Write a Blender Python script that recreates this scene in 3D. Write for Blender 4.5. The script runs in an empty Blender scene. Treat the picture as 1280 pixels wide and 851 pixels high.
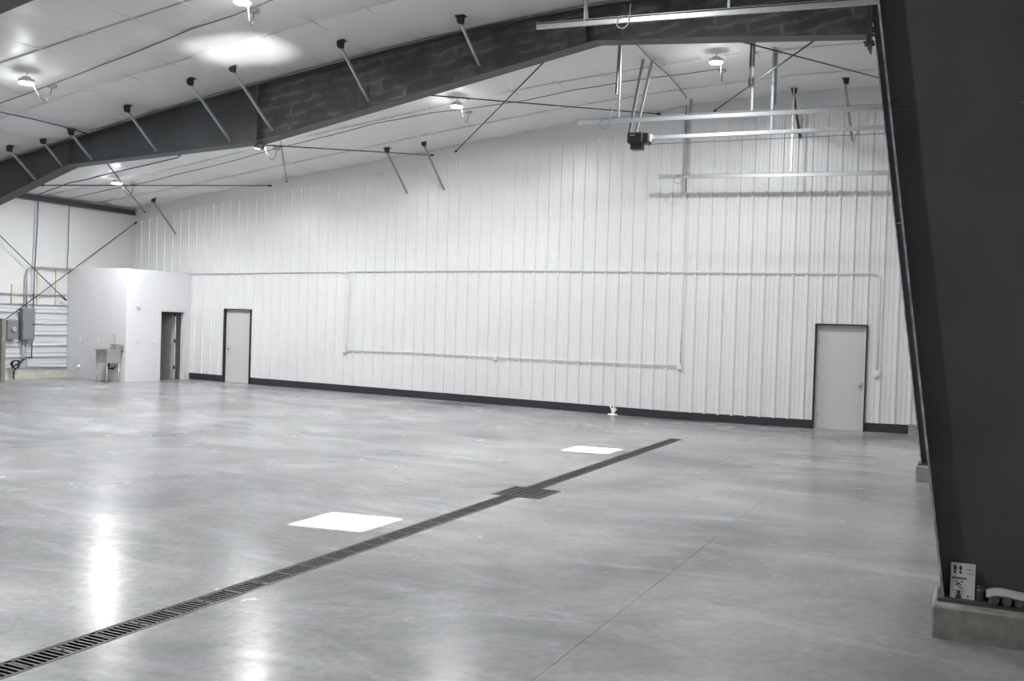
import bpy, math, random
from mathutils import Vector, Matrix
random.seed(7)
scn = bpy.context.scene
col = scn.collection

# ------------------------------------------------------------------ camera
F_PX, YAW, PITCH, ROLL, CAM_H = 1225.0, .438, .0175, .031, 2.02
_f = Vector((-math.sin(YAW), math.cos(YAW), 0)); _r = Vector((math.cos(YAW), math.sin(YAW), 0)); _u = Vector((0, 0, 1))
F2 = math.cos(PITCH)*_f - math.sin(PITCH)*_u
U2 = math.sin(PITCH)*_f + math.cos(PITCH)*_u
R3 = math.cos(ROLL)*_r + math.sin(ROLL)*U2
U3 = -math.sin(ROLL)*_r + math.cos(ROLL)*U2
CAM = Vector((0, 0, CAM_H))
cd = bpy.data.cameras.new('camera'); cam = bpy.data.objects.new('camera', cd); col.objects.link(cam)
cam.matrix_world = Matrix(((R3.x, U3.x, -F2.x, 0), (R3.y, U3.y, -F2.y, 0), (R3.z, U3.z, -F2.z, CAM_H), (0, 0, 0, 1)))
cd.sensor_fit = 'HORIZONTAL'; cd.sensor_width = 36; cd.lens = 36*F_PX/1280; cd.clip_start = .05; cd.clip_end = 300
scn.camera = cam

# ------------------------------------------------------------------ world, sun, exposure
w = bpy.data.worlds.new('sky'); scn.world = w; w.use_nodes = True
bgn = w.node_tree.nodes['Background']; bgn.inputs[0].default_value = (.75, .87, 1, 1); bgn.inputs[1].default_value = 3.0
sd = bpy.data.lights.new('sun', 'SUN'); sun = bpy.data.objects.new('sun', sd); col.objects.link(sun)
sd.energy = 45; sd.angle = .009; sd.color = (1, .97, .93)
SUN_DIR = Vector((-1, -.20, -.945)).normalized()
sun.rotation_euler = SUN_DIR.to_track_quat('-Z', 'Y').to_euler(); sun.location = (8, -6, 14)
scn.view_settings.view_transform = 'Standard'; scn.view_settings.look = 'None'
scn.view_settings.gamma = 1; scn.view_settings.use_curve_mapping = False
scn.view_settings.exposure = 0.58
LAMP_W = 146.0

# ------------------------------------------------------------------ photograph pixel -> place
D = 21.7                     # back wall
XL, XR, YF = -22.66, 1.08, -12.0
def lerp_tab(t, x):
    if x <= t[0][0]: return t[0][1]
    for (a, b), (c, d) in zip(t, t[1:]):
        if x <= c: return b + (d-b)*(x-a)/(c-a)
    return t[-1][1]
CA = [(-22.7, 5.10), (-16.55, 5.84), (-11.21, 6.5), (-8.66, 6.79), (-6, 7.02), (-3.5, 7.16), (3, 7.12)]
CB = [(-22.7, 4.97), (-19.54, 5.25), (-17.09, 5.69), (-14.87, 6.07), (-12.27, 6.45), (-9.62, 6.81), (-7.71, 7.03), (-5.86, 7.16), (-3, 7.25), (3, 7.2)]
FL = [(-23, .154), (-4.95, -.06), (-1.2, 0), (3, 0)]
def zceil(x, y):
    k = min(1, max(0, (y-14.8)/(D-14.8)))
    return lerp_tab(CB, x)*(1-k) + lerp_tab(CA, x)*k
def zfloor(x): return lerp_tab(FL, x)
def ray(u, v): return R3*((u-640)/F_PX) - U3*((v-425.5)/F_PX) + F2
def on(u, v, ax, val):
    d = ray(u, v); return CAM + d*((val-CAM[ax])/d[ax])
def hit(u, v, fn):
    d = ray(u, v); lo, hi = .5, 90.
    s = fn(CAM) > 0
    for _ in range(60):
        m = (lo+hi)/2
        if (fn(CAM+d*m) > 0) == s: lo = m
        else: hi = m
    return CAM + d*lo
def on_floor(u, v): return hit(u, v, lambda p: p.z-zfloor(p.x))
def on_ceil(u, v, off=0.): return hit(u, v, lambda p: zceil(p.x, p.y)-off-p.z)
def wall(u, v, off=0.): return on(u, v, 1, D-off)

# ------------------------------------------------------------------ materials
def mat(name, color, rough=.5, metal=0., spec=.5, noise=None, bump=None, emit=None):
    m = bpy.data.materials.new(name); m.use_nodes = True
    nt = m.node_tree; b = nt.nodes['Principled BSDF']
    b.inputs['Base Color'].default_value = (*color, 1); b.inputs['Roughness'].default_value = rough
    b.inputs['Metallic'].default_value = metal; b.inputs['Specular IOR Level'].default_value = spec
    if noise or bump:
        tc = nt.nodes.new('ShaderNodeTexCoord')
    if noise:
        sc, amt = noise[:2]
        n = nt.nodes.new('ShaderNodeTexNoise'); n.inputs['Scale'].default_value = sc; n.inputs['Detail'].default_value = 6
        nt.links.new(tc.outputs['Object'], n.inputs['Vector'])
        r = nt.nodes.new('ShaderNodeMapRange'); r.inputs['From Min'].default_value = .3; r.inputs['From Max'].default_value = .7
        r.inputs['To Min'].default_value = 1-amt; r.inputs['To Max'].default_value = 1+amt
        mx = nt.nodes.new('ShaderNodeVectorMath'); mx.operation = 'SCALE'; mx.inputs[0].default_value = color
        nt.links.new(n.outputs['Fac'], r.inputs['Value']); nt.links.new(r.outputs[0], mx.inputs['Scale'])
        nt.links.new(mx.outputs[0], b.inputs['Base Color'])
    if bump:
        sc, st = bump
        n2 = nt.nodes.new('ShaderNodeTexNoise'); n2.inputs['Scale'].default_value = sc; n2.inputs['Detail'].default_value = 4
        nt.links.new(tc.outputs['Object'], n2.inputs['Vector'])
        bp = nt.nodes.new('ShaderNodeBump'); bp.inputs['Strength'].default_value = st; bp.inputs['Distance'].default_value = .02
        nt.links.new(n2.outputs['Fac'], bp.inputs['Height']); nt.links.new(bp.outputs[0], b.inputs['Normal'])
    if emit:
        b.inputs['Emission Color'].default_value = (*emit[0], 1); b.inputs['Emission Strength'].default_value = emit[1]
    return m
M = dict(
    panel=mat('white_ribbed_metal', (.765, .765, .762), .33, 0, .5, (.8, .02)),
    siding=mat('white_siding', (.60, .615, .63), .3, 0, .5),
    vinyl=mat('white_vinyl_insulation', (.76, .76, .755), .42, 0, .4, (.5, .03), (3, .12)),
    vinyl_dimmed=mat('vignette_dimmed_wall_facing', (.64, .64, .635), .5, 0, .4, (.5, .03), (3, .12)),  # white vinyl with lens vignetting put into its colour for the left wall
    drywall=mat('white_painted_drywall', (.74, .74, .75), .5, 0, .4, (2, .015)),
    steel=mat('grey_primed_steel', (.075, .08, .085), .5, 0, .4, (1.3, .18), (30, .05)),
    clip=mat('dark_clip_steel', (.03, .03, .032), .6),
    edge=mat('scuffed_flange_edge', (.34, .34, .36), .45, 0, .5, (9, .5)),
    galv=mat('galvanized_steel', (.50, .51, .52), .40, .55, .5, (25, .1)),
    galvd=mat('dull_galvanized_steel', (.36, .37, .38), .45, .6, .5, (25, .12)),
    rod=mat('dark_brace_rod', (.06, .06, .06), .5, .3),
    charcoal=mat('charcoal_trim', (.032, .034, .038), .45),
    door=mat('pale_grey_door_paint', (.60, .60, .59), .42, 0, .4, (3, .02)),
    frame=mat('white_door_frame', (.70, .70, .70), .4),
    greydoor=mat('grey_interior_door', (.42, .42, .42), .5),
    black=mat('black_plastic', (.012, .012, .013), .35),
    blackm=mat('black_hinge', (.01, .01, .01), .5),
    conduit=mat('white_conduit', (.72, .725, .735), .4, 0, .5),
    cable=mat('grey_cable', (.22, .215, .20), .6),
    bluecable=mat('blue_grey_cable', (.09, .10, .15), .55),
    box=mat('grey_junction_box', (.4, .4, .39), .5, .3),
    whitepl=mat('white_plastic', (.8, .8, .79), .4),
    stainless=mat('brushed_stainless', (.5, .5, .47), .34, .7, .5, (20, .06)),
    chrome=mat('chrome', (.7, .7, .71), .3, .6),
    epanel=mat('grey_electrical_enclosure', (.20, .21, .215), .45),
    wood=mat('pale_lumber', (.64, .61, .53), .7, 0, .3, (12, .1)),
    post=mat('weathered_tan_post', (.24, .23, .20), .7, 0, .3, (8, .15)),
    concretep=mat('plinth_concrete', (.30, .29, .265), .8, 0, .3, (9, .22), (40, .3)),
    kerb=mat('kerb_concrete', (.52, .50, .45), .8, 0, .3, (6, .15), (30, .3)),
    sealant=mat('joint_sealant', (.30, .295, .28), .6),
    pit=mat('drain_pit', (.02, .02, .02), .8),
    iron=mat('cast_iron_grate', (.085, .083, .082), .5, .5, .5, (14, .35)),
    lens=mat('lamp_lens', (1, 1, 1), .4, emit=((1, .99, .97), 22)),
    housing=mat('lamp_housing', (.72, .72, .72), .45, .0),
    card=mat('white_card', (.66, .655, .63), .6),
    ink=mat('dark_print', (.05, .05, .05), .7), tan=mat('brown_print', (.22, .17, .10), .7), greyink=mat('grey_print', (.35, .35, .35), .7),
    pulp=mat('grey_moulded_pulp', (.20, .195, .18), .9, 0, .2, (30, .1)), pulpl=mat('pale_lid_pulp', (.5, .49, .46), .9, 0, .2),
    brass=mat('dull_metal_can', (.1, .095, .085), .5, .5),
    foam=mat('white_foam', (.85, .85, .85), .7),
    outer=mat('plain_white_wall', (.76, .76, .755), .5),
)
def dusty():
    m = mat('dust_marked_steel', (.075, .08, .085), .55, 0, .4)
    nt = m.node_tree; b = nt.nodes['Principled BSDF']
    tc = nt.nodes.new('ShaderNodeTexCoord')
    mp = nt.nodes.new('ShaderNodeMapping'); mp.inputs['Rotation'].default_value = (math.radians(90), math.radians(0), 0)
    mp.inputs['Rotation'].default_value = (-math.pi/2, 0, 0)
    br = nt.nodes.new('ShaderNodeTexBrick'); br.inputs['Scale'].default_value = 1.0
    br.inputs['Brick Width'].default_value = 1.0; br.inputs['Row Height'].default_value = .19; br.inputs['Mortar Size'].default_value = .05
    br.inputs['Mortar Smooth'].default_value = 1.0; br.inputs['Bias'].default_value = -.2
    br.inputs['Color1'].default_value = (.22, .22, .22, 1); br.inputs['Color2'].default_value = (0, 0, 0, 1); br.inputs['Mortar'].default_value = (.5, .5, .5, 1)
    # shear the pattern along the sloping rafter
    sep = nt.nodes.new('ShaderNodeSeparateXYZ'); nt.links.new(tc.outputs['Object'], sep.inputs[0])
    ma = nt.nodes.new('ShaderNodeMath'); ma.operation = 'MULTIPLY_ADD'; ma.inputs[1].default_value = -.15
    nt.links.new(sep.outputs['X'], ma.inputs[0]); nt.links.new(sep.outputs['Z'], ma.inputs[2])
    cmb = nt.nodes.new('ShaderNodeCombineXYZ'); nt.links.new(sep.outputs['X'], cmb.inputs[0]); nt.links.new(ma.outputs[0], cmb.inputs[1])
    nz = nt.nodes.new('ShaderNodeTexNoise'); nz.inputs['Scale'].default_value = 2.2; nz.inputs['Detail'].default_value = 7
    nt.links.new(tc.outputs['Object'], nz.inputs['Vector'])
    ad = nt.nodes.new('ShaderNodeMixRGB'); ad.blend_type = 'ADD'; ad.inputs[0].default_value = .28
    nt.links.new(cmb.outputs[0], ad.inputs[1]); nt.links.new(nz.outputs['Color'], ad.inputs[2]); nt.links.new(ad.outputs[0], br.inputs['Vector'])
    n = nt.nodes.new('ShaderNodeTexNoise'); n.inputs['Scale'].default_value = 1.1; n.inputs['Detail'].default_value = 8; n.inputs['Roughness'].default_value = .7
    nt.links.new(tc.outputs['Object'], n.inputs['Vector'])
    rp = nt.nodes.new('ShaderNodeMapRange'); rp.inputs['From Min'].default_value = .42; rp.inputs['From Max'].default_value = .64
    nt.links.new(n.outputs['Fac'], rp.inputs['Value'])
    mu = nt.nodes.new('ShaderNodeMath'); mu.operation = 'MULTIPLY'
    nt.links.new(br.outputs['Color'], mu.inputs[0]); nt.links.new(rp.outputs[0], mu.inputs[1])
    mx = nt.nodes.new('ShaderNodeMixRGB'); mx.inputs[1].default_value = (.058, .060, .064, 1); mx.inputs[2].default_value = (.42, .38, .32, 1)
    nt.links.new(mu.outputs[0], mx.inputs[0]); nt.links.new(mx.outputs[0], b.inputs['Base Color'])
    return m
M['dusty'] = dusty()
def concrete():
    m = mat('polished_concrete', (.4, .4, .4), .25, 0, .115)
    nt = m.node_tree; b = nt.nodes['Principled BSDF']; L = nt.links.new
    tc = nt.nodes.new('ShaderNodeTexCoord')
    def noise(scale, detail, rough=.55, stretch=(1, 1, 1), dist=0.):
        mp = nt.nodes.new('ShaderNodeMapping'); mp.inputs['Scale'].default_value = stretch
        n = nt.nodes.new('ShaderNodeTexNoise'); n.inputs['Scale'].default_value = scale; n.inputs['Detail'].default_value = detail
        n.inputs['Roughness'].default_value = rough; n.inputs['Distortion'].default_value = dist
        L(tc.outputs['Object'], mp.inputs['Vector']); L(mp.outputs[0], n.inputs['Vector']); return n.outputs['Fac']
    def rng(src, a, b_, c, d):
        r = nt.nodes.new('ShaderNodeMapRange'); r.inputs['From Min'].default_value = a; r.inputs['From Max'].default_value = b_
        r.inputs['To Min'].default_value = c; r.inputs['To Max'].default_value = d; L(src, r.inputs['Value']); return r.outputs[0]
    big = noise(.35, 5, .6, (1, 1, 1), .6)
    ramp = nt.nodes.new('ShaderNodeValToRGB')
    ramp.color_ramp.elements[0].position = .32; ramp.color_ramp.elements[0].color = (.165, .168, .173, 1)
    ramp.color_ramp.elements[1].position = .70; ramp.color_ramp.elements[1].color = (.37, .37, .37, 1)
    L(big, ramp.inputs[0])
    # pale hazy streaks of laitance
    st = rng(noise(.85, 10, .66, (.6, 1.6, 1), .9), .46, .72, 0, .7)
    st2 = rng(noise(.4, 3), .36, .60, 0, 1)
    mu = nt.nodes.new('ShaderNodeMath'); mu.operation = 'MULTIPLY'; L(st, mu.inputs[0]); L(st2, mu.inputs[1])
    mx = nt.nodes.new('ShaderNodeMixRGB'); mx.inputs[2].default_value = (.56, .56, .57, 1); L(mu.outputs[0], mx.inputs[0]); L(ramp.outputs[0], mx.inputs[1])
    fine = rng(noise(14, 6, .7), .3, .7, .86, 1.14)
    sc = nt.nodes.new('ShaderNodeVectorMath'); sc.operation = 'SCALE'; L(mx.outputs[0], sc.inputs[0]); L(fine, sc.inputs['Scale'])
    L(sc.outputs[0], b.inputs['Base Color'])
    L(rng(noise(.9, 6, .6), .3, .7, .18, .30), b.inputs['Roughness'])
    bp = nt.nodes.new('ShaderNodeBump'); bp.inputs['Strength'].default_value = .05; bp.inputs['Distance'].default_value = .01
    L(noise(5, 4), bp.inputs['Height']); L(bp.outputs[0], b.inputs['Normal'])
    return m
M['concrete'] = concrete()
def pane_mat():
    m = bpy.data.materials.new('clear_pane'); m.use_nodes = True; nt = m.node_tree
    for n in list(nt.nodes):
        if n.type == 'BSDF_PRINCIPLED': nt.nodes.remove(n)
    o = nt.nodes['Material Output']; t = nt.nodes.new('ShaderNodeBsdfTransparent'); g = nt.nodes.new('ShaderNodeBsdfGlossy'); g.inputs['Roughness'].default_value = .02
    x = nt.nodes.new('ShaderNodeMixShader'); x.inputs[0].default_value = .06
    nt.links.new(t.outputs[0], x.inputs[1]); nt.links.new(g.outputs[0], x.inputs[2]); nt.links.new(x.outputs[0], o.inputs[0]); return m
M['pane'] = pane_mat()

# ------------------------------------------------------------------ mesh helpers
class MB:
    def __init__(s): s.v = []; s.f = []; s.sm = []
    def add(s, vs, fs, smooth=False):
        o = len(s.v); s.v += [Vector(p) for p in vs]; s.f += [tuple(i+o for i in f) for f in fs]; s.sm += [smooth]*len(fs); return s
    def box(s, a, b):
        (x0, y0, z0), (x1, y1, z1) = [(min(p, q), max(p, q)) for p, q in zip(a, b)] and ((min(a[0], b[0]), min(a[1], b[1]), min(a[2], b[2])), (max(a[0], b[0]), max(a[1], b[1]), max(a[2], b[2])))
        return s.add([(x0, y0, z0), (x1, y0, z0), (x1, y1, z0), (x0, y1, z0), (x0, y0, z1), (x1, y0, z1), (x1, y1, z1), (x0, y1, z1)],
                     [(0, 3, 2, 1), (4, 5, 6, 7), (0, 1, 5, 4), (1, 2, 6, 5), (2, 3, 7, 6), (3, 0, 4, 7)])
    def bevbox(s, a, b, r):
        # box with chamfered vertical and horizontal edges: convex hull of inset boxes
        x0, y0, z0 = (min(a[i], b[i]) for i in range(3)); x1, y1, z1 = (max(a[i], b[i]) for i in range(3))
        import bmesh
        bm = bmesh.new()
        for dx, dy, dz in ((r, r, 0), (r, 0, r), (0, r, r)):
            for X in (x0+dx, x1-dx):
                for Y in (y0+dy, y1-dy):
                    for Z in (z0+dz, z1-dz): bm.verts.new((X, Y, Z))
        bmesh.ops.convex_hull(bm, input=bm.verts); bm.verts.index_update()
        s.add([v.co.copy() for v in bm.verts], [tuple(v.index for v in f.verts) for f in bm.faces]); bm.free(); return s
    def bar(s, p, q, w, h, up=Vector((0, 0, 1))):
        p, q = Vector(p), Vector(q); d = (q-p).normalized()
        if abs(d.dot(up)) > .99: up = Vector((0, 1, 0))
        sx = d.cross(up).normalized()*w/2; sy = sx.cross(d).normalized()*h/2
        vs = [p-sx-sy, p+sx-sy, p+sx+sy, p-sx+sy, q-sx-sy, q+sx-sy, q+sx+sy, q-sx+sy]
        return s.add(vs, [(0, 1, 2, 3), (7, 6, 5, 4), (0, 4, 5, 1), (1, 5, 6, 2), (2, 6, 7, 3), (3, 7, 4, 0)])
    def angle(s, p, q, w, t, up=Vector((0, 1, 0)), flip=1):
        # steel angle (L section)
        p, q = Vector(p), Vector(q); d = (q-p).normalized()
        a = d.cross(up).normalized()*flip; b = a.cross(d).normalized()
        s.bar(p+a*w/2, q+a*w/2, w, t, b); s.bar(p+b*w/2, q+b*w/2, t, w, b); return s
    def tube(s, path, r, n=8, cap=True):
        path = [Vector(p) for p in path]; rs = r if isinstance(r, (list, tuple)) else [r]*len(path)
        rings = []; ref = None
        for i, p in enumerate(path):
            d = ((path[min(i+1, len(path)-1)]-p).normalized() + (p-path[max(i-1, 0)]).normalized())
            d = d.normalized() if d.length > 1e-6 else Vector((0, 0, 1))
            if ref is None:
                ref = Vector((0, 0, 1)) if abs(d.z) < .9 else Vector((1, 0, 0))
            a = d.cross(ref).normalized(); b = a.cross(d).normalized(); ref = b
            rings.append([p+(a*math.cos(2*math.pi*k/n)+b*math.sin(2*math.pi*k/n))*rs[i] for k in range(n)])
        vs = [v for R in rings for v in R]; fs = []
        for i in range(len(rings)-1):
            for k in range(n): fs.append((i*n+k, i*n+(k+1) % n, (i+1)*n+(k+1) % n, (i+1)*n+k))
        s.add(vs, fs, True)
        if cap:
            o = len(s.v)-len(vs); s.f += [tuple(o+k for k in range(n))[::-1], tuple(o+(len(rings)-1)*n+k for k in range(n))]; s.sm += [False, False]
        return s
    def lathe(s, c, prof, n=20, axis='z', smooth=True):
        c = Vector(c); vs = []; fs = []
        for r, h in prof:
            for k in range(n):
                a = 2*math.pi*k/n; x, y = r*math.cos(a), r*math.sin(a)
                vs.append(c+Vector((x, y, h) if axis == 'z' else (x, h, y) if axis == 'y' else (h, x, y)))
        for i in range(len(prof)-1):
            for k in range(n): fs.append((i*n+k, i*n+(k+1) % n, (i+1)*n+(k+1) % n, (i+1)*n+k))
        fs += [tuple(range(n))[::-1], tuple((len(prof)-1)*n+k for k in range(n))]
        return s.add(vs, fs, False)
    def prism(s, poly, ax, a, b):
        # poly of 2D points in the two other axes, extruded along ax from a to b
        def P(p, t): return (p[0], t, p[1]) if ax == 'y' else (t, p[0], p[1]) if ax == 'x' else (p[0], p[1], t)
        n = len(poly); vs = [P(p, a) for p in poly]+[P(p, b) for p in poly]
        fs = [tuple(range(n)), tuple(range(2*n-1, n-1, -1))]+[(i, n+i, n+(i+1) % n, (i+1) % n) for i in range(n)]
        return s.add(vs, fs)
    def build(s, name, m, parent=None, origin=None):
        import bmesh
        if origin is None:
            if parent is not None: origin = Vector(parent['_o'])
            else:
                lo = Vector([min(v[i] for v in s.v) for i in range(3)]); hi = Vector([max(v[i] for v in s.v) for i in range(3)])
                origin = Vector(((lo.x+hi.x)/2, (lo.y+hi.y)/2, lo.z))
        origin = Vector(origin)
        me = bpy.data.meshes.new(name)
        me.from_pydata([tuple(v-origin) for v in s.v], [], s.f)
        me.polygons.foreach_set('use_smooth', s.sm)
        bm = bmesh.new(); bm.from_mesh(me); bmesh.ops.recalc_face_normals(bm, faces=bm.faces); bm.to_mesh(me); bm.free()
        me.materials.append(M[m]); me.update()
        o = bpy.data.objects.new(name, me); col.objects.link(o)
        if parent is not None: o.parent = parent; o['_o'] = tuple(origin)
        else: o.location = origin; o['_o'] = tuple(origin)
        return o
def empty(name, loc):
    o = bpy.data.objects.new(name, None); col.objects.link(o); o.location = loc; o.empty_display_size = .2; o['_o'] = tuple(loc); return o
def tag(o, label, cat, group=None):
    o['label'] = label; o['category'] = cat
    if group: o['group'] = group
    return o
def struct(o, label=None, cat='structure'):
    o['kind'] = 'structure'
    if label: o['label'] = label; o['category'] = cat
    return o
def copy_tree(o, parent=None):
    c = o.copy(); col.objects.link(c); c.parent = parent
    for ch in [x for x in bpy.data.objects if x.parent == o]: copy_tree(ch, c)
    return c

# ================================================================== FLOOR
TX, TW = -4.955, .115                  # trench centre line and half width
TY0, TY1 = -2.0, 18.0
sa, sb = on_floor(616.3, 616.4), on_floor(699.8, 614.5)
SX0, SX1, SY0, SY1 = sa.x, sb.x, min(sa.y, on_floor(676.3, 624).y), on_floor(660, 609.5).y
fl = MB()
fl.add([(XL-.2, YF-.2, -.2), (XR+.2, YF-.2, -.2), (XR+.2, D+.3, -.2), (XL-.2, D+.3, -.2)], [(0, 1, 2, 3)])
floor = struct(fl.build('floor', 'pit'), 'glossy mottled grey concrete floor with sawn joints and a trench drain', 'floor')
G = .0016
def slab(x0, x1, y0, y1):
    m = MB(); xs = sorted({x0, x1} | {t[0] for t in FL if x0 < t[0] < x1})
    for a, b in zip(xs, xs[1:]):
        za, zb = zfloor(a), zfloor(b)
        m.add([(a, y0, za), (b, y0, zb), (b, y1, zb), (a, y1, za)], [(0, 1, 2, 3)])
    for (a, c) in (((x0, y0), (x1, y0)), ((x1, y0), (x1, y1)), ((x1, y1), (x0, y1)), ((x0, y1), (x0, y0))):
        m.add([(*a, zfloor(a[0])), (*c, zfloor(c[0])), (*c, -.19), (*a, -.19)], [(0, 1, 2, 3)])
    return m.build('concrete_slab', 'concrete', floor, origin=floor['_o'])
xt0, xt1 = TX-TW, TX+TW
YB = [YF-.2, 7.35, 14.75, D+.3]
for y0, y1 in zip(YB, YB[1:]):
    for x0, x1 in ((XL-.2, -13.9), (-13.9, SX0), (SX1, -2.2), (-2.2, XR+.2)):
        slab(x0+(G if x0 > XL and x0 != SX1 else 0), x1-(G if x1 < 0 and x1 not in (SX0, SX1) else 0), y0+G, y1-G)
    # strips beside the trench
    for x0, x1 in ((SX0, xt0), (xt1, SX1)):
        for a, b in ((y0+G, min(y1-G, SY0)), (max(y0+G, SY1), y1-G)):
            if b > a: slab(x0, x1, a, b)
slab(xt0, xt1, TY1, D+.3); slab(xt0, xt1, YF-.2, TY0-.6)
def filler(x0, x1, y0, y1):
    m = MB(); xs = sorted({x0, x1} | {t[0] for t in FL if x0 < t[0] < x1})
    for a, b in zip(xs, xs[1:]):
        m.add([(a, y0, zfloor(a)-.003), (b, y0, zfloor(b)-.003), (b, y1, zfloor(b)-.003), (a, y1, zfloor(a)-.003)], [(0, 1, 2, 3)])
    m.build('joint_sealant', 'sealant', floor, origin=floor['_o'])
for x in (-13.9, -2.2): filler(x-.012, x+.012, YF, D+.1)
for y in YB[1:3]:
    for x0, x1 in ((XL, xt0-.005), (xt1+.005, XR)): filler(x0, x1, y-.012, y+.012)
# trench drain with grate sections
tr = empty('trench_drain', (TX, 8, -.06)); tag(tr, 'long dark slotted trench drain running across the concrete floor', 'drain')
m = MB()
for x in (xt0+.006, xt1-.006): m.box((x-.006, TY0-.6, -.18), (x+.006, SY0, -.056)); m.box((x-.006, SY1, -.18), (x+.006, TY1, -.056))
m.build('channel_edge', 'iron', tr)
y = 3.35; gl = .61; zt = -.058
def grate(L, bars):
    g = MB(); hw = TW-.014
    for x in (-hw+.009, hw-.009): g.box((x-.009, 0, -.025), (x+.009, L-.004, 0))
    for yy in (0, L-.024): g.box((-hw, yy, -.025), (hw, yy+.02, 0))
    n = bars
    for k in range(1, n):
        yy = .01+(L-.024)*k/n
        if abs(k-n/2) < .6: g.box((-hw, yy-.018, -.022), (hw, yy+.018, -.001))
        else: g.box((-hw, yy-.0075, -.022), (hw, yy+.0075, -.001))
    g.lathe((0, L/2, -.001), [(.012, -.004), (.012, .005), (.006, .007)], 8)
    return g
first = None
spots = []
y = SY0-gl
while y > -2.6: spots.append(y); y -= gl
y = SY1
while y < TY1-.5: spots.append(y); y += gl
TYE = y
for y in spots:
    if first is None:
        first = grate(gl, 14).build('grate_section', 'iron', tr, origin=(0, 0, 0)); g = first
    else:
        g = first.copy(); col.objects.link(g); g.parent = tr
    g.location = Vector((TX, y, zt))-Vector(tr['_o'])
sg = empty('sump_grate', ((SX0+SX1)/2, (SY0+SY1)/2, -.06)); tag(sg, 'square cast iron sump grate set midway along the trench drain', 'grate')
m = MB(); x0, x1, y0, y1 = SX0+.01, SX1-.01, SY0+.01, SY1-.01; z0, z1 = -.085, -.052
for a in ((x0, y0, z0), (x0, y1-.03, z0)): m.box(a, (x1, a[1]+.03, z1))
for a in ((x0, y0+.03, z0), (x1-.03, y0+.03, z0)): m.box(a, (a[0]+.03, y1-.03, z1))
m.build('grate_frame', 'iron', sg)
nb = 9
for k in range(1, nb):
    yy = y0+(y1-y0)*k/nb; MB().box((x0+.03, yy-.014, z0), (x1-.03, yy+.014, z1-.002)).build('grate_bar', 'iron', sg)
m = MB()
for k in range(1, 7):
    xx = x0+(x1-x0)*k/7; m.box((xx-.016, y0+.03, z0-.005), (xx+.016, y1-.03, z1-.006))
m.build('cross_bars', 'iron', sg)

# ================================================================== CEILING
PX0, PS = -18.9, 1.005                 # purlin lines
SEAM0, SS = 13.05, 1.83
cl = MB(); N = 24
for i in range(N):
    a, b = XL-.3+(XR-XL+.6)*i/N, XL-.3+(XR-XL+.6)*(i+1)/N
    cl.add([(a, YF-.2, zceil(a, 0)+.14), (b, YF-.2, zceil(b, 0)+.14), (b, D+.3, zceil(b, D)+.14), (a, D+.3, zceil(a, D)+.14)], [(0, 1, 2, 3)])
ceiling = struct(cl.build('ceiling', 'outer'), 'white insulated ceiling facing rising gently to the right with seams and sags', 'ceiling')
ys = [SEAM0+SS*k for k in range(-9, 6)]; ys = [max(YF-.1, min(D+.1, t)) for t in ys]; ys = sorted(set(ys))
rr = random.Random(3)
pur = [PX0+PS*k for k in range(-5, 22)]
for y0, y1 in zip(ys, ys[1:]):
    m = MB(); nx, ny = 24*8, 9; vs = []; fs = []
    amp = [rr.uniform(.6, 1.5) for _ in range(40)]; sk = [rr.uniform(.35, .65) for _ in range(40)]
    for i in range(nx+1):
        X = XL-.15+(XR-XL+.3)*i/nx
        t = (X-pur[0])/PS; k = int(math.floor(t)); fx = t-k
        fx = fx/(2*sk[k % 40]) if fx < sk[k % 40] else .5+(fx-sk[k % 40])/(2*(1-sk[k % 40]))
        px_ = math.sin(math.pi*fx)**.8*amp[k % 40]
        for j in range(ny+1):
            Y = y0+(y1-y0)*j/ny
            py = (1-(2*j/ny-1)**4)
            vs.append((X, Y, zceil(X, Y)+.048-.050*px_*py-.022*py))
    for i in range(nx):
        for j in range(ny): a = i*(ny+1)+j; fs.append((a, a+ny+1, a+ny+2, a+1))
    m.add(vs, fs, True); m.build('insulation_strip', 'vinyl', ceiling, origin=ceiling['_o'])

for X in pur:
    if not XL+.1 < X < XR-.1: continue
    m = MB()
    for y0, y1 in zip(ys, ys[1:]):
        m.add([(X-.0045, y0, zceil(X, y0)+.016), (X+.0045, y0, zceil(X, y0)+.016), (X+.0045, y0, zceil(X, y0)+.05), (X-.0045, y0, zceil(X, y0)+.05),
               (X-.0045, y1, zceil(X, y1)+.016), (X+.0045, y1, zceil(X, y1)+.016), (X+.0045, y1, zceil(X, y1)+.05), (X-.0045, y1, zceil(X, y1)+.05)],
              [(0, 1, 2, 3), (7, 6, 5, 4), (0, 4, 5, 1), (1, 5, 6, 2), (2, 6, 7, 3), (3, 7, 4, 0)])
    m.build('seam_tab', 'vinyl', ceiling, origin=ceiling['_o'])
for Y in ys[1:-1]:
    m = MB(); xs = sorted({XL, XR} | {t[0] for t in CA+CB if XL < t[0] < XR})
    for a, b in zip(xs, xs[1:]):
        za, zb = zceil(a, Y), zceil(b, Y)
        m.prism([(a, za+.016), (b, zb+.016), (b, zb+.05), (a, za+.05)], 'y', Y-.0045, Y+.0045)
    m.build('seam_tab', 'vinyl', ceiling, origin=ceiling['_o'])

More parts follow.
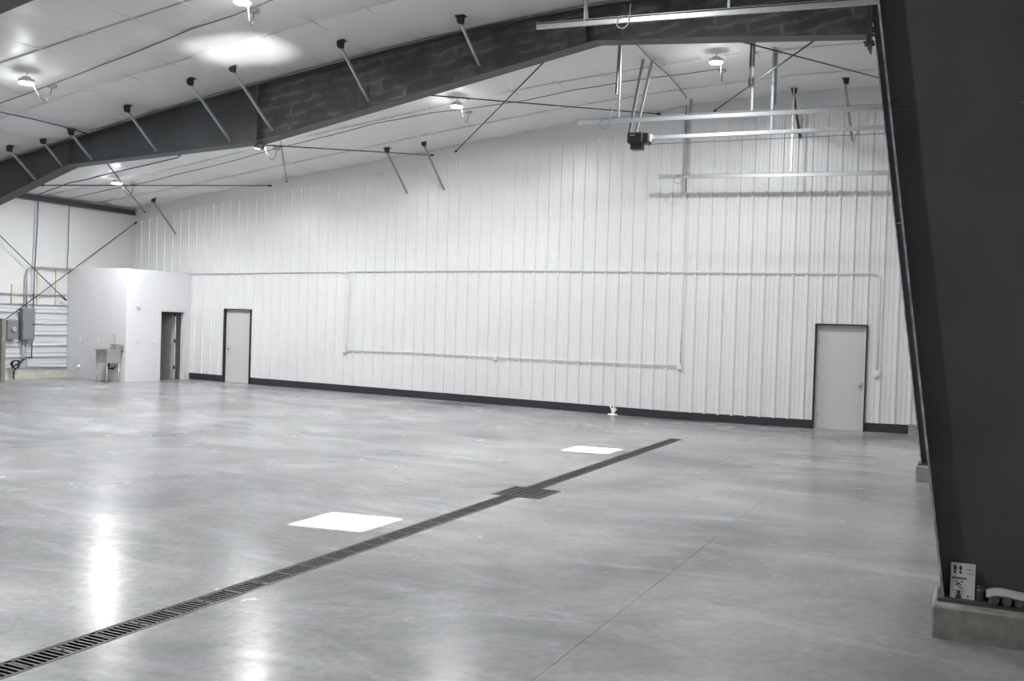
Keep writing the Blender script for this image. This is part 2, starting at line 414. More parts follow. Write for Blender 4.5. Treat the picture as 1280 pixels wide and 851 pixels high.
# ================================================================== BACK WALL
d1 = (on(279.8, 440, 1, D).x, on(313.7, 440, 1, D).x, wall(296, 386).z)
d2 = (on(1017, 470, 1, D).x, on(1083, 470, 1, D).x, wall(1050, 405).z)
XB = on(237, 450, 1, D).x             # right face of the little room
YBX = 19.32
PT = [(wall(u, v).x, wall(u, v).z) for u, v in [(170, 277), (250, 258), (318, 246), (387, 233.5), (498, 212.5), (617, 193.5), (716, 178), (760, 171.5), (824, 163), (906, 152), (960, 145.6), (1100, 134)]]
PT.append((XR+.1, PT[-1][1]+.1))
m = MB()
holes = sorted([(d1[0]+.03, d1[1]-.03, d1[2]-.03), (d2[0]+.03, d2[1]-.03, d2[2]-.03)])
xs = [XL-.2, holes[0][0], holes[0][1], holes[1][0], holes[1][1], XR+.2]
for i in range(5):
    a, b = xs[i], xs[i+1]; n = 8
    zb = -.2 if i % 2 == 0 else holes[i//2][2]
    for k in range(n):
        p, q = a+(b-a)*k/n, a+(b-a)*(k+1)/n
        m.box((p, D+.004, zb), (q, D+.2, zceil((p+q)/2, D)+.35))
wall_back = struct(m.build('wall_back', 'vinyl'), 'white ribbed metal back wall with two doors', 'wall')
RIB0, FT = -12.06+.0, .3048
prof = [(-.038, 0), (-.016, .031), (.016, .031), (.038, 0), (.088, 0), (.098, .006), (.114, .006), (.124, 0), (.181, 0), (.191, .006), (.207, .006), (.217, 0)]
BT = .19                               # top of the base strip above the floor
def base_top(x): return zfloor(x)+.185
k0 = int(math.floor((XL-RIB0)/FT))-1; k1 = int(math.ceil((XR-RIB0)/FT))+1
for kk in range(k0, k1, 3):
    pts = []
    for k in range(kk, kk+3):
        for dx, h in prof: pts.append((RIB0+k*FT+dx, h))
    pts.append((RIB0+(kk+3)*FT-.038, 0))
    # break at door edges
    full = []
    for (xa, ha), (xb, hb) in zip(pts, pts[1:]):
        full.append((xa, ha))
        for e in (d1[0], d1[1], d2[0], d2[1]):
            if xa < e < xb: h = ha+(hb-ha)*(e-xa)/(xb-xa); full += [(e-1e-4, h), (e+1e-4, h)]
    full.append(pts[-1])
    m = MB()
    for (xa, ha), (xb, hb) in zip(full, full[1:]):
        if xb-xa < 5e-4: continue
        mid = (xa+xb)/2
        if mid < XL-.02 or mid > XR+.05: continue
        def zb(x):
            for d in (d1, d2):
                if d[0] < mid < d[1]: return d[2]
            return base_top(x)
        m.add([(xa, D-ha, zb(xa)), (xb, D-hb, zb(xb)), (xb, D-hb, lerp_tab(PT, xb)), (xa, D-ha, lerp_tab(PT, xa))], [(0, 1, 2, 3)])
        m.add([(xa, D-ha, lerp_tab(PT, xa)), (xb, D-hb, lerp_tab(PT, xb)), (xb, D+.01, lerp_tab(PT, xb)), (xa, D+.01, lerp_tab(PT, xa))], [(0, 1, 2, 3)])
    if m.v: m.build('wall_panel', 'panel', wall_back, origin=wall_back['_o'])
# panel screws beside the ribs
m = MB()
for k in range(k0, k1):
    x = RIB0+k*FT+.06
    if x < XB or x > -1: continue
    for z in (2.62, 4.6):
        if any(d[0] < x < d[1] for d in (d1, d2)) and z < 2.3: continue
        if z < lerp_tab(PT, x): m.lathe((x, D, z), [(.009, 0), (.007, -.005)], 6, 'y')
sc = m.build('panel_screws', 'galvd', wall_back, origin=wall_back['_o']); sc['kind'] = 'stuff'
# narrow flashing along the panel heads
def strip(name, a, b, mat_='charcoal', lab=None):
    m = MB(); n = max(1, int((b-a)/3))
    for k in range(n):
        p, q = a+(b-a)*k/n, a+(b-a)*(k+1)/n
        m.add([(p, D-.012, zfloor(p)+.002), (q, D-.012, zfloor(q)+.002), (q, D-.012, base_top(q)), (p, D-.012, base_top(p)),
               (p, D+.03, zfloor(p)+.002), (q, D+.03, zfloor(q)+.002), (q, D+.03, base_top(q)), (p, D+.03, base_top(p))],
              [(0, 1, 2, 3), (3, 2, 6, 7), (0, 4, 5, 1), (0, 3, 7, 4), (1, 5, 6, 2), (4, 7, 6, 5)])
    return struct(m.build(name, mat_), lab, 'baseboard')
XE = on(1135, 536, 1, D).x
strip('baseboard_left', XB+.01, d1[0], lab='short charcoal base strip left of the far left door')
strip('baseboard_back', d1[1], d2[0], lab='long charcoal base strip along the white wall between the two doors')
strip('baseboard_right', d2[1], XE, lab='short charcoal base strip right of the right-hand door')
m = MB().box((XE+.01, D-.05, 0), (XR, D+.03, .2)); struct(m.build('trim_1', 'concretep'), 'bare concrete kerb end behind the far column', 'kerb')

def wall_door(name, d, lab, knob_left, trimlab):
    x0, x1, zt = d; zf = min(zfloor(x0), zfloor(x1))
    r = empty(name, ((x0+x1)/2, D, zf)); struct(r, lab, 'door')
    t = .03; dep = .05
    m = MB()  # dark channel trim round the opening
    m.box((x0, D-dep, zf+.003), (x0+t, D+.10, zt)); m.box((x1-t, D-dep, zf+.003), (x1, D+.10, zt)); m.box((x0+t, D-dep, zt-t), (x1-t, D+.10, zt))
    m.build('dark_trim', 'charcoal', r)
    f = .05; a, b = x0+t, x1-t; top = zt-t; y = D+.045
    m = MB(); m.box((a, y, zf+.003), (a+f, y+.06, top)); m.box((b-f, y, zf+.003), (b, y+.06, top)); m.box((a+f, y, top-f), (b-f, y+.06, top))
    m.build('door_frame', 'frame', r)
    lf = MB().box((a+f+.003, y+.012, zf+.012), (b-f-.003, y+.055, top-f-.004)).build('door_leaf', 'door', r)
    m = MB(); kx = a+f+.07 if knob_left else b-f-.07
    m.lathe((kx, y+.012, zf+.98), [(.032, 0), (.032, -.006), (.012, -.012), (.012, -.035), (.026, -.042), (.030, -.056), (.022, -.068)], 14, 'y')
    m.build('knob', 'chrome', lf)
    hx = b-f if knob_left else a+f
    for hz in (.25, 1.03, 1.82):
        MB().lathe((hx, y+.006, zf+hz), [(.008, 0), (.008, .1)], 8).build('hinge', 'galvd', lf)
    ed = a+f if knob_left else b-f
    MB().box((ed-.012, y-.002, zf+.93), (ed+.012, y+.002, zf+1.03)).build('strike_plate', 'galvd', lf)
    MB().box((a, D-.03, zf), (b, D+.1, zf+.012)).build('threshold', 'galvd', r)
    m = MB(); m.box((x0, D+.108, zf), (x1, D+.115, zt)); m.build('backing', 'frame', r)
wall_door('door_1', d1, 'pale grey steel door in dark trim beside the small white room', True, '')
wall_door('door_2', d2, 'pale grey steel door in dark trim near the right end of the back wall', False, '')

# ================================================================== LEFT, RIGHT, FRONT WALLS
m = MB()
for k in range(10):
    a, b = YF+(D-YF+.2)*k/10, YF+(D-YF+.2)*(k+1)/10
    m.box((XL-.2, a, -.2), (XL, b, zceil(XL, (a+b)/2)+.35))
wall_left = struct(m.build('wall_left', 'vinyl_dimmed'), 'white insulated side wall above ribbed siding at the far left', 'wall')
# ribbed horizontal siding, three boards of 2 ribs
sid_top = on(60, 382, 0, XL+.03).z; sid_bot = .335; nr = 6; pit = (sid_top-sid_bot)/nr
pr = [(0, 0), (.10, 0), (.16, .05), (.26, .05), (.32, 0), (.50, 0), (.53, .012), (.60, .012), (.63, 0), (1., 0)]
for k in range(3):
    pts = []
    for j in range(2):
        z0 = sid_bot+(k*2+j)*pit
        for t, h in pr[:-1]: pts.append((z0+t*pit+.18*pit, h))
    pts = [(sid_bot+k*2*pit, 0)]+pts+[(sid_bot+(k*2+2)*pit, 0)]
    m = MB()
    for (za, ha), (zb_, hb) in zip(pts, pts[1:]):
        m.add([(XL+.012+ha, YF, za), (XL+.012+ha, YBX, za), (XL+.012+hb, YBX, zb_), (XL+.012+hb, YF, zb_)], [(0, 1, 2, 3)])
    m.build('siding_panel', 'siding', wall_left, origin=wall_left['_o'])
MB().box((XL, YF, sid_top), (XL+.045, YBX, sid_top+.03)).build('siding_cap', 'galvd', wall_left, origin=wall_left['_o'])
struct(MB().box((XL, YF, -.1), (XL+.06, YBX, sid_bot)).build('trim_2', 'kerb'), 'pale concrete kerb below the ribbed siding at far left', 'kerb')
# eave beam
a, b = on(20, 243.5, 0, XL+.1), on(172, 266.5, 0, XL+.1)
m = MB(); za, zb_ = a.z, b.z; Y0, Y1 = 15.1, D-.12
sl = (zb_-za)/(b.y-a.y); zz = lambda y: za+sl*(y-a.y)
for x0, x1, lo, hi in ((XL+.01, XL+.16, -.07, -.05), (XL+.01, XL+.16, .05, .07), (XL+.075, XL+.095, -.05, .05)):
    m.add([(x0, Y0, zz(Y0)+lo), (x1, Y0, zz(Y0)+lo), (x1, Y0, zz(Y0)+hi), (x0, Y0, zz(Y0)+hi), (x0, Y1, zz(Y1)+lo), (x1, Y1, zz(Y1)+lo), (x1, Y1, zz(Y1)+hi), (x0, Y1, zz(Y1)+hi)],
          [(0, 1, 2, 3), (7, 6, 5, 4), (0, 4, 5, 1), (1, 5, 6, 2), (2, 6, 7, 3), (3, 7, 4, 0)])
tag(m.build('eave_beam', 'steel'), 'dark steel eave beam along the top of the far left wall', 'beam')

# right wall with two clerestory windows, front wall behind the camera
WH = 6.3; half = .42
wins = []
for (px, py) in ((-5.72, 8.32), (-5.69, 15.4)):
    t = (XR-px)/(-SUN_DIR.x); c = Vector((px, py, -.05))-SUN_DIR*t; wins.append((c.y, c.z))
m = MB(); yb = [YF-.2]
for wy, wz in wins: yb += [wy-half, wy+half]
yb.append(D+.2)
for i in range(5):
    a, b = yb[i], yb[i+1]
    if i % 2 == 0: m.box((XR, a, -.2), (XR+.08, b, 7.4))
    else:
        wz = wins[i//2][1]; m.box((XR, a, -.2), (XR+.08, b, wz-half)); m.box((XR, a, wz+half), (XR+.08, b, 7.4))
struct(m.build('wall_right', 'outer'), 'white side wall just right of the camera', 'wall')
for n, (wy, wz) in enumerate(wins):
    r = empty('window_%d' % (n+1), (XR, wy, wz-half)); struct(r, 'high square window in the right-hand wall', 'window')
    m = MB(); s = .04
    for (ya, yb_, za, zb_) in ((wy-half, wy-half+s, wz-half, wz+half), (wy+half-s, wy+half, wz-half, wz+half), (wy-half+s, wy+half-s, wz-half, wz-half+s), (wy-half+s, wy+half-s, wz+half-s, wz+half)):
        m.box((XR-.01, ya, za), (XR+.06, yb_, zb_))
    m.build('window_frame', 'frame', r)
    MB().box((XR+.03, wy-half+s, wz-half+s), (XR+.034, wy+half-s, wz+half-s)).build('pane', 'pane', r)
struct(MB().box((XL-.2, YF-.2, -.2), (XR+.2, YF, 7.5)).build('wall_front', 'outer'), 'white wall behind the camera', 'wall')

# ================================================================== STEEL FRAMES
YW = 14.92; HF = .12; HB = .15
foot = Vector((-.57, YW, .22))
fr = empty('steel_frame', foot)
Xi = lambda z: -.575-.1365*(z-.22)
XO = .45; ZTOP = 7.06
bot = [(on(u, v, 1, YW+HB)) for u, v in [(0, 257), (98, 209), (331, 181), (752, 57), (1088, 50)]]
bot = [(p.x, p.z) for p in bot]
s0 = (bot[1][1]-bot[0][1])/(bot[1][0]-bot[0][0]); XLI = -21.75
bot = [(XLI, bot[0][1]+s0*(XLI-bot[0][0]))]+bot[1:]
XJ = bot[-1][0]
topz = lambda x: zceil(x, YW)-.035
XS = bot[2][0]                         # bolted splice
X2 = on(735, 60, 1, YW).x
def web(xa, xb, mname):
    xs = sorted({xa, xb} | {b[0] for b in bot if xa < b[0] < xb} | {t[0] for t in CB if xa < t[0] < xb})
    lower = [(x, lerp_tab(bot, x)) for x in xs]; upper = [(x, topz(x)) for x in reversed(xs)]
    m = MB()
    for i in range(len(xs)-1):
        a, b = xs[i], xs[i+1]
        m.prism([(a, lerp_tab(bot, a)), (b, lerp_tab(bot, b)), (b, topz(b)), (a, topz(a))], 'y', YW-.006, YW+.006)
    return m.build('rafter_web', mname, fr)
web(XLI, XS, 'steel'); web(XS, X2, 'dusty'); web(X2, XJ, 'dusty')
def flange(xs, zfun, t, hw, name, mname):
    m = MB()
    for a, b in zip(xs, xs[1:]):
        m.prism([(a, zfun(a)), (b, zfun(b)), (b, zfun(b)+t), (a, zfun(a)+t)], 'y', YW-hw, YW+hw)
    return m.build(name, mname, fr)
bx = [b[0] for b in bot]; zb_ = lambda x: lerp_tab(bot, x)
flange(bx[:3], zb_, .016, HB, 'bottom_flange', 'steel'); flange(bx[2:], zb_, .016, HB, 'bottom_flange', 'steel')
tx = [XLI]+[t[0] for t in CB if XLI < t[0] < XJ]+[XJ]
flange(tx, topz, .018, HF, 'top_flange', 'steel')
def plate(x, z0, z1, t, hw, name='end_plate'):
    return MB().box((x-t/2, YW-hw, z0), (x+t/2, YW+hw, z1)).build(name, 'steel', fr)
def bolts(xa, xb, zs, par):
    for z in zs:
        for s in (-1, 1): MB().tube([(xa, YW+s*.075, z), (xb, YW+s*.075, z)], .02, 6).build('bolt', 'steel', par)
p1 = plate(XS-.014, zb_(XS)-.10, topz(XS), .022, .13); p2 = plate(XS+.014, zb_(XS)-.10, topz(XS), .022, .13)
bolts(XS-.06, XS+.06, [zb_(XS)-.05, zb_(XS)+.1, zb_(XS)+.22, topz(XS)-.1, topz(XS)-.22], p1)
p3 = plate(XJ-.016, zb_(XJ)-.15, topz(XJ), .026, .12); p4 = plate(XJ+.018, zb_(XJ)-.22, topz(XJ), .026, .12)
bolts(XJ-.07, XJ+.07, [zb_(XJ)-.09, zb_(XJ)+.1, zb_(XJ)+.24, topz(XJ)-.1, topz(XJ)-.24], p3)
MB().box((X2-.006, YW-.11, zb_(X2)+.016), (X2+.006, YW-.007, topz(X2))).build('stiffener', 'dusty', fr)
MB().box((bx[1]-.006, YW-.11, zb_(bx[1])+.016), (bx[1]+.006, YW-.007, topz(bx[1]))).build('stiffener', 'steel', fr)
# column
zb0 = .245; ZSP = on(1200, 133, 1, YW-7.5).z
MB().prism([(Xi(zb0), zb0), (XO, zb0), (XO, ZSP), (Xi(ZSP), ZSP)], 'y', YW-.006, YW+.006).build('column_web', 'steel', fr)
MB().prism([(Xi(ZSP+.006), ZSP+.006), (XO, ZSP+.006), (XO, ZTOP), (Xi(ZTOP), ZTOP)], 'y', YW-.006, YW+.006).build('column_web', 'steel', fr)
zj = zb_(XJ)-.22
m = MB().prism([(Xi(zb0), zb0), (Xi(zb0)+.014, zb0), (Xi(zj)+.014, zj), (Xi(zj), zj)], 'y', YW-HF, YW+HF); fi = m.build('inner_flange', 'steel', fr)
e = .0005
m = MB().prism([(Xi(zb0)-e, zb0), (Xi(zb0)+.014+e, zb0), (Xi(zj)+.014+e, zj), (Xi(zj)-e, zj)], 'y', YW-HF-.003, YW-HF+.002); m.build('scuffed_edge', 'edge', fi)
MB().box((XO, YW-HF, zb0), (XO+.016, YW+HF, ZTOP)).build('outer_flange', 'steel', fr)
MB().box((XJ, YW-HF, zb_(XJ)), (XO, YW-.007, zb_(XJ)+.016)).build('stiffener', 'steel', fr)
bpz = MB().box((Xi(zb0)-.03, YW-HF-.03, .22), (XO+.04, YW+HF+.03, .245)).build('base_plate', 'steel', fr)
for x in (Xi(zb0)+.1, XO-.1):
    for s in (-.08, .08): MB().lathe((x, YW+s, .245), [(.022, 0), (.022, .02), (.012, .021), (.012, .05)], 6).build('anchor_bolt', 'steel', bpz)
# left leg of the frame
MB().prism([(XLI, .35), (XL+.12, .35), (XL+.12, zceil(XL, YW)-.2), (XLI, topz(XLI))], 'y', YW-.006, YW+.006).build('column_web', 'steel', fr)
MB().prism([(-22.1, .35), (-22.086, .35), (XLI+.014, bot[0][1]), (XLI, bot[0][1])], 'y', YW-HF, YW+HF).build('inner_flange', 'steel', fr)
tag(fr, 'dark steel rigid frame whose dust-marked rafter spans the hall', 'steel frame', 'rigid steel frames')
SH = Vector((.46, -7.5, 0))
fr2 = copy_tree(fr); fr2.location = foot+SH
# the near frame's rafter is deeper: replace the copied rafter pieces
for o in [x for x in bpy.data.objects if x.parent == fr2 and x.name.startswith(('rafter_web', 'bottom_flange'))]: bpy.data.objects.remove(o)
bot = [(XLI, 3.3), (bx[1], 4.58), (XS, 4.98), (bx[3], 6.2), bot[-1]]; fr, fr_far = fr2, fr
web(XLI, XS, 'steel'); web(XS, X2, 'steel'); web(X2, XJ, 'steel')
flange(bx[:3], zb_, .016, HB, 'bottom_flange', 'steel'); flange(bx[2:], zb_, .016, HB, 'bottom_flange', 'steel')
fr = fr_far
tag(fr2, 'nearest dark steel column filling the right edge of the view', 'steel frame', 'rigid steel frames')
def plinth(x0, x1, y0, y1, zt, lab):
    m = MB().bevbox((x0, y0, -.02), (x1, y1, zt), .012)
    tag(m.build('concrete_plinth', 'concretep'), lab, 'plinth', 'column plinths')
plinth(-.635, .62, 14.66, 15.17, .22, 'small concrete plinth under the far steel column')
plinth(-.175, 1.06, 7.15, 7.67, .22, 'concrete plinth under the nearest steel column with card on it')
m = MB().box((XL+.06, YW-.25, .1), (-21.9, YW+.25, .35)); tag(m.build('concrete_plinth', 'concretep'), 'concrete plinth under the left leg of the far frame', 'plinth', 'column plinths')
m = MB().box((XL+.45, YW-7.75, .1), (-21.45, YW-7.25, .35)); tag(m.build('concrete_plinth', 'concretep'), 'concrete plinth under the left leg of the near frame', 'plinth', 'column plinths')

# ================================================================== SMALL WHITE ROOM
ZR = 3.15
cy0, cy1 = on(198, 430, 0, XB).y, on(232, 430, 0, XB).y; ctop = on(215, 386, 0, XB).z
oy0, oy1, otop = cy0+.07, cy1-.07, ctop-.07
T = .11; zf = zfloor(-21.5)
struct(MB().box((XL+.02, YBX, -.05), (XB, YBX+T, ZR)).build('wall_room_front', 'drywall'), 'white drywall face of the small room behind the sink', 'wall')
m = MB(); m.box((XB-T, YBX+T, -.05), (XB, oy0, ZR)); m.box((XB-T, oy1, -.05), (XB, D-.002, ZR)); m.box((XB-T, oy0, otop), (XB, oy1, ZR))
struct(m.build('wall_room_side', 'drywall'), 'white drywall face of the small room with the open door', 'wall')
struct(MB().box((XL+.02, YBX-.0, ZR), (XB, D-.04, ZR+.02)).build('ceiling_room', 'drywall'), 'flat top of the small white room', 'ceiling')
struct(MB().box((XL+.001, YBX+T, .1), (XL+.02, D-.04, ZR)).build('wall_room_left', 'drywall'), 'inner side wall of the small white room', 'wall')
zfb = zfloor(XB)
r = empty('door_3', (XB, (oy0+oy1)/2, zfb)); struct(r, 'open grey panelled door of the small white room in white casing', 'door')
m = MB(); m.box((XB, cy0, zfb), (XB+.02, oy0, ctop)); m.box((XB, oy1, zfb), (XB+.02, cy1, ctop)); m.box((XB, oy0, otop), (XB+.02, oy1, ctop)); m.build('casing', 'frame', r)
m = MB(); m.box((XB-T, oy0, zfb), (XB, oy0+.02, otop)); m.box((XB-T, oy1-.02, zfb), (XB, oy1, otop)); m.box((XB-T, oy0+.02, otop-.02), (XB, oy1-.02, otop)); m.build('jamb', 'frame', r)
lw = .8; hy = oy1-.03; hx = XB-T-.005
ly = on(218, 430, 0, hx).y
lf = MB(); lf.box((hx-lw, ly, zfb+.015), (hx, ly+.035, otop-.03)); lf = lf.build('door_leaf', 'greydoor', r)
for (za, zc_) in ((.18, .80), (.92, 1.82)):
    m = MB(); t = .012
    for (a, b, c, d) in ((.10, lw-.10, za, za+.02), (.10, lw-.10, zc_-.02, zc_), (.10, .12, za, zc_), (lw-.12, lw-.10, za, zc_)):
        m.box((hx-b, ly-t, zfb+c), (hx-a, ly, zfb+d))
    m.box((hx-lw+.16, ly-.006, zfb+za+.06), (hx-.16, ly, zfb+zc_-.06)); m.build('raised_panel', 'greydoor', lf)
for hz in (.35, 1.1, 1.85):
    MB().bevbox((hx-.01, ly-.03, zfb+hz-.05), (hx+.035, ly+.01, zfb+hz+.05), .008).build('hinge', 'blackm', lf)
MB().box((hx, ly, zfb+.015), (hx+.02, ly+.02, otop-.03)).build('leaf_edge', 'frame', lf)
# fittings on the room's faces
p = on(172.5, 382.5, 0, XB)
o = empty('round_alarm', p); MB().lathe(p, [(.065, 0), (.065, .02), (.05, .035), (.02, .04)], 18, 'x').build('body', 'whitepl', o); MB().lathe(p+Vector((.04, 0, 0)), [(.018, 0), (.012, .012)], 10, 'x').build('button', 'whitepl', o)
tag(o, 'round white alarm on the small room wall above the switch', 'alarm')
def plate_x(u, v, w_, h, lab, n):
    p = on(u, v, 0, XB); o = empty('switch_plate', p)
    MB().bevbox((XB, p.y-w_/2, p.z-h/2), (XB+.012, p.y+w_/2, p.z+h/2), .004).build('plate', 'whitepl', o)
    for k in range(n):
        yy = p.y+(k-(n-1)/2)*.05; MB().box((XB+.012, yy-.009, p.z-.018), (XB+.022, yy+.009, p.z+.018)).build('toggle', 'whitepl', o)
    tag(o, lab, 'switch')
plate_x(172, 425.5, .08, .115, 'single white switch plate below the round alarm', 1)
plate_x(193.5, 427, .17, .115, 'wide white switch plate just left of the room door', 3)
def plate_y(u, v, lab, rnd=False):
    p = on(u, v, 1, YBX); o = empty('outlet_plate', p)
    if rnd:
        MB().lathe(p, [(.06, 0), (.06, -.012), (.03, -.03)], 16, 'y').build('plate', 'whitepl', o); MB().lathe(p+Vector((0, -.03, 0)), [(.018, 0), (.018, -.05)], 10, 'y').build('stub', 'whitepl', o)
    else:
        MB().bevbox((p.x-.04, YBX-.012, p.z-.06), (p.x+.04, YBX, p.z+.06), .004).build('plate', 'whitepl', o)
        for s in (-.022, .022): MB().bevbox((p.x-.017, YBX-.017, p.z+s-.014), (p.x+.017, YBX-.011, p.z+s+.014), .003).build('socket', 'whitepl', o)
    tag(o, lab, 'outlet')
plate_y(100, 424, 'white outlet plate on the small room, farther from the sink'); plate_y(122.5, 424.5, 'white outlet plate on the small room just left of the faucet')
plate_y(98.5, 458.5, 'low round white pipe cap on the small room wall', True)
# sink
sx1 = XB-.06; sx0 = sx1-.48; sy1 = YBX-.005; sy0 = YBX-.56; zs = zfloor(-20.7)
sk = empty('utility_sink', ((sx0+sx1)/2, (sy0+sy1)/2, zs)); tag(sk, 'stainless steel utility sink on legs against the small white room', 'sink')
zr = zs+.88
m = MB()
m.box((sx0, sy0, zr-.03), (sx1, sy0+.035, zr)); m.box((sx0, sy1-.07, zr-.03), (sx1, sy1, zr)); m.box((sx0, sy0+.035, zr-.03), (sx0+.035, sy1-.07, zr)); m.box((sx1-.035, sy0+.035, zr-.03), (sx1, sy1-.07, zr)); m.build('rim', 'stainless', sk)
bx0, bx1, by0, by1, bz = sx0+.035, sx1-.035, sy0+.035, sy1-.07, zr-.36
m = MB(); t = .006
m.box((bx0, by0, bz), (bx1, by0+t, zr-.03)); m.box((bx0, by1-t, bz), (bx1, by1, zr-.03)); m.box((bx0, by0+t, bz), (bx0+t, by1-t, zr-.03)); m.box((bx1-t, by0+t, bz), (bx1, by1-t, zr-.03)); m.box((bx0+t, by0+t, bz), (bx1-t, by1-t, bz+t)); m.build('basin', 'stainless', sk)
MB().box((sx0, sy1-.02, zr), (sx1, sy1, zr+.12)).build('backsplash', 'stainless', sk)
for lx in (bx0+.03, bx1-.03):
    for ly_ in (by0+.03, by1-.03): MB().tube([(lx, ly_, bz+.01), (lx, ly_, zs+.03), (lx, ly_, zfloor(lx))], [.02, .02, .014], 10).build('leg', 'stainless', sk)
fx = (sx0+sx1)/2-.03; fy = sy1-.04
m = MB(); m.tube([(fx, fy, zr), (fx, fy, zr+.32)]+[(fx, fy-.08+.08*math.cos(a), zr+.32+.08*math.sin(a)) for a in [math.pi*k/8 for k in range(1, 9)]]+[(fx, fy-.16, zr+.28)], .011, 8); fa = m.build('faucet', 'chrome', sk)
for s in (-.1, .1): MB().tube([(fx+s, fy, zr), (fx+s, fy, zr+.05), (fx+s, fy-.06, zr+.07)], .012, 8).build('tap_handle', 'chrome', fa)
m = MB(); m.lathe((fx, (by0+by1)/2+.05, bz-.09), [(.03, 0), (.03, .09)], 12); m.tube([(fx, (by0+by1)/2+.05, bz-.09), (fx, (by0+by1)/2+.06, bz-.16), (fx, sy1-.1, bz-.17), (fx, sy1-.03, bz-.12)], .02, 8); m.build('waste_trap', 'black', sk)

# ================================================================== LEFT WALL EQUIPMENT
XW = XL+.06
def lw_(u, v, off=.06): return on(u, v, 0, XL+off)
a, b = lw_(24, 385), lw_(39, 425)
o = empty('breaker_panel', (XW, (a.y+b.y)/2, b.z)); tag(o, 'tall grey electrical panel on the ribbed siding at far left', 'electrical panel')
MB().bevbox((XW-.02, a.y, b.z), (XW+.14, b.y, a.z), .01).build('enclosure', 'epanel', o)
dr = MB().bevbox((XW+.14, a.y+.02, b.z+.02), (XW+.155, b.y-.02, a.z-.02), .005).build('door', 'epanel', o)
MB().box((XW+.155, b.y-.09, (a.z+b.z)/2-.02), (XW+.165, b.y-.06, (a.z+b.z)/2+.02)).build('latch', 'black', dr)
a, b = lw_(6, 400), lw_(19, 424)
o = empty('meter_box', (XW, (a.y+b.y)/2, b.z)); tag(o, 'smaller grey meter box with round dial left of the breaker panel', 'electrical box')
MB().bevbox((XW-.02, a.y, b.z), (XW+.12, b.y, a.z), .01).build('enclosure', 'epanel', o)
c = lw_(13, 411.5); MB().lathe((XW+.12, c.y, c.z), [(.075, 0), (.075, .02), (.055, .05), (.03, .055)], 18, 'x').build('dial', 'box', o)
def smooth(pts, k=5):
    P = [Vector(p) for p in pts]; P = [P[0]*2-P[1]]+P+[P[-1]*2-P[-2]]; Q = []
    for i in range(1, len(P)-2):
        a, b, c, d = P[i-1:i+3]
        for j in range(k):
            t = j/k; Q.append(.5*((2*b)+(c-a)*t+(2*a-5*b+4*c-d)*t*t+(3*b-a-3*c+d)*t**3))
    return Q+[P[-2]]
def tube_thing(name, pts, r, m_, lab, cat, group=None, n=8):
    if name in ('lamp_lead', 'hanging_cable', 'cable'): pts = smooth(pts)
    return tag(MB().tube(pts, r, n).build(name, m_), lab, cat, group)
a, b = lw_(3.5, 398, .40), lw_(3, 469, .40)
m = MB().bevbox((a.x-.06, a.y-.06, zfloor(a.x)), (a.x+.06, a.y+.06, a.z), .01); o = tag(m.build('service_post', 'post'), 'weathered tan post standing at the far left image edge', 'post')
# conduits on the left wall
tube_thing('conduit', [lw_(33, 385, .1), lw_(33.5, 345, .1), lw_(35, 337, .1), lw_(38, 334.5, .1), lw_(52, 334, .1), lw_(90, 337.5, .1)], .022, 'box', 'grey conduit rising from the breaker panel and turning right', 'conduit')
tube_thing('conduit', [lw_(0, 366.5, .055), lw_(34, 368, .055), lw_(60, 369, .055), lw_(83, 369, .055)], .02, 'box', 'grey horizontal conduit across the studs at far left', 'conduit')
tube_thing('conduit', [lw_(29, 426, .1), lw_(29, 452, .1), lw_(24, 456, .1)], .022, 'box', 'short grey conduit dropping below the breaker panel', 'conduit')
tube_thing('conduit', [lw_(33.5, 426, .1), lw_(33, 458, .1), lw_(84, 459, .1)], .016, 'box', 'thin pipe along the foot of the siding to the small room', 'conduit')
for u, v0, v1, lab in ((17, 355, 381, 'short pale timber stud left of the conduit at far left'), (49, 334.5, 381, 'taller pale timber stud in the middle of the far left wall'), (72, 335.5, 381, 'pale timber stud nearest the small white room')):
    p, q = on(u, v0, 0, XL+.03), on(u, v1, 0, XL+.03)
    tag(MB().bevbox((XL, p.y-.05, sid_top+.03), (XL+.035, p.y+.05, p.z), .004).build('timber_stud', 'wood'), lab, 'stud', 'timber studs on the left wall')
pts = []
for k in range(30):
    a = k*2*math.pi/11; c = lw_(19.5, 455, .2); pts.append((c.x+.03*math.sin(k), c.y+.11*math.cos(a)*(1+.1*math.sin(k*1.7)), c.z+.10*math.sin(a)))
pts += [lw_(26, 452, .22), lw_(33, 447, .25), lw_(41, 446.5, .25)]
o = tag(MB().tube(smooth([(XL+.2, lw_(17, 471, .2).y, zfloor(XL)+.01), lw_(17.5, 464, .2)]+pts, 3), .018, 6).build('coiled_cable', 'black'), 'black coiled cable hanging at the foot of the left wall', 'cable')
tube_thing('cable', [lw_(47.5, 247, .13), lw_(46.5, 280, .12), lw_(45, 310, .12), lw_(43, 345, .12), lw_(41, 400, .12), lw_(39.5, 447, .12)], .016, 'bluecable', 'dark cable running down the left wall beside the breaker panel', 'cable')
tube_thing('cable', [lw_(87, 254, .05), lw_(86, 285, .05), lw_(85.5, 310, .05), lw_(84, 338, .05)], .011, 'cable', 'thin grey cable running down the left wall to the small room', 'cable')
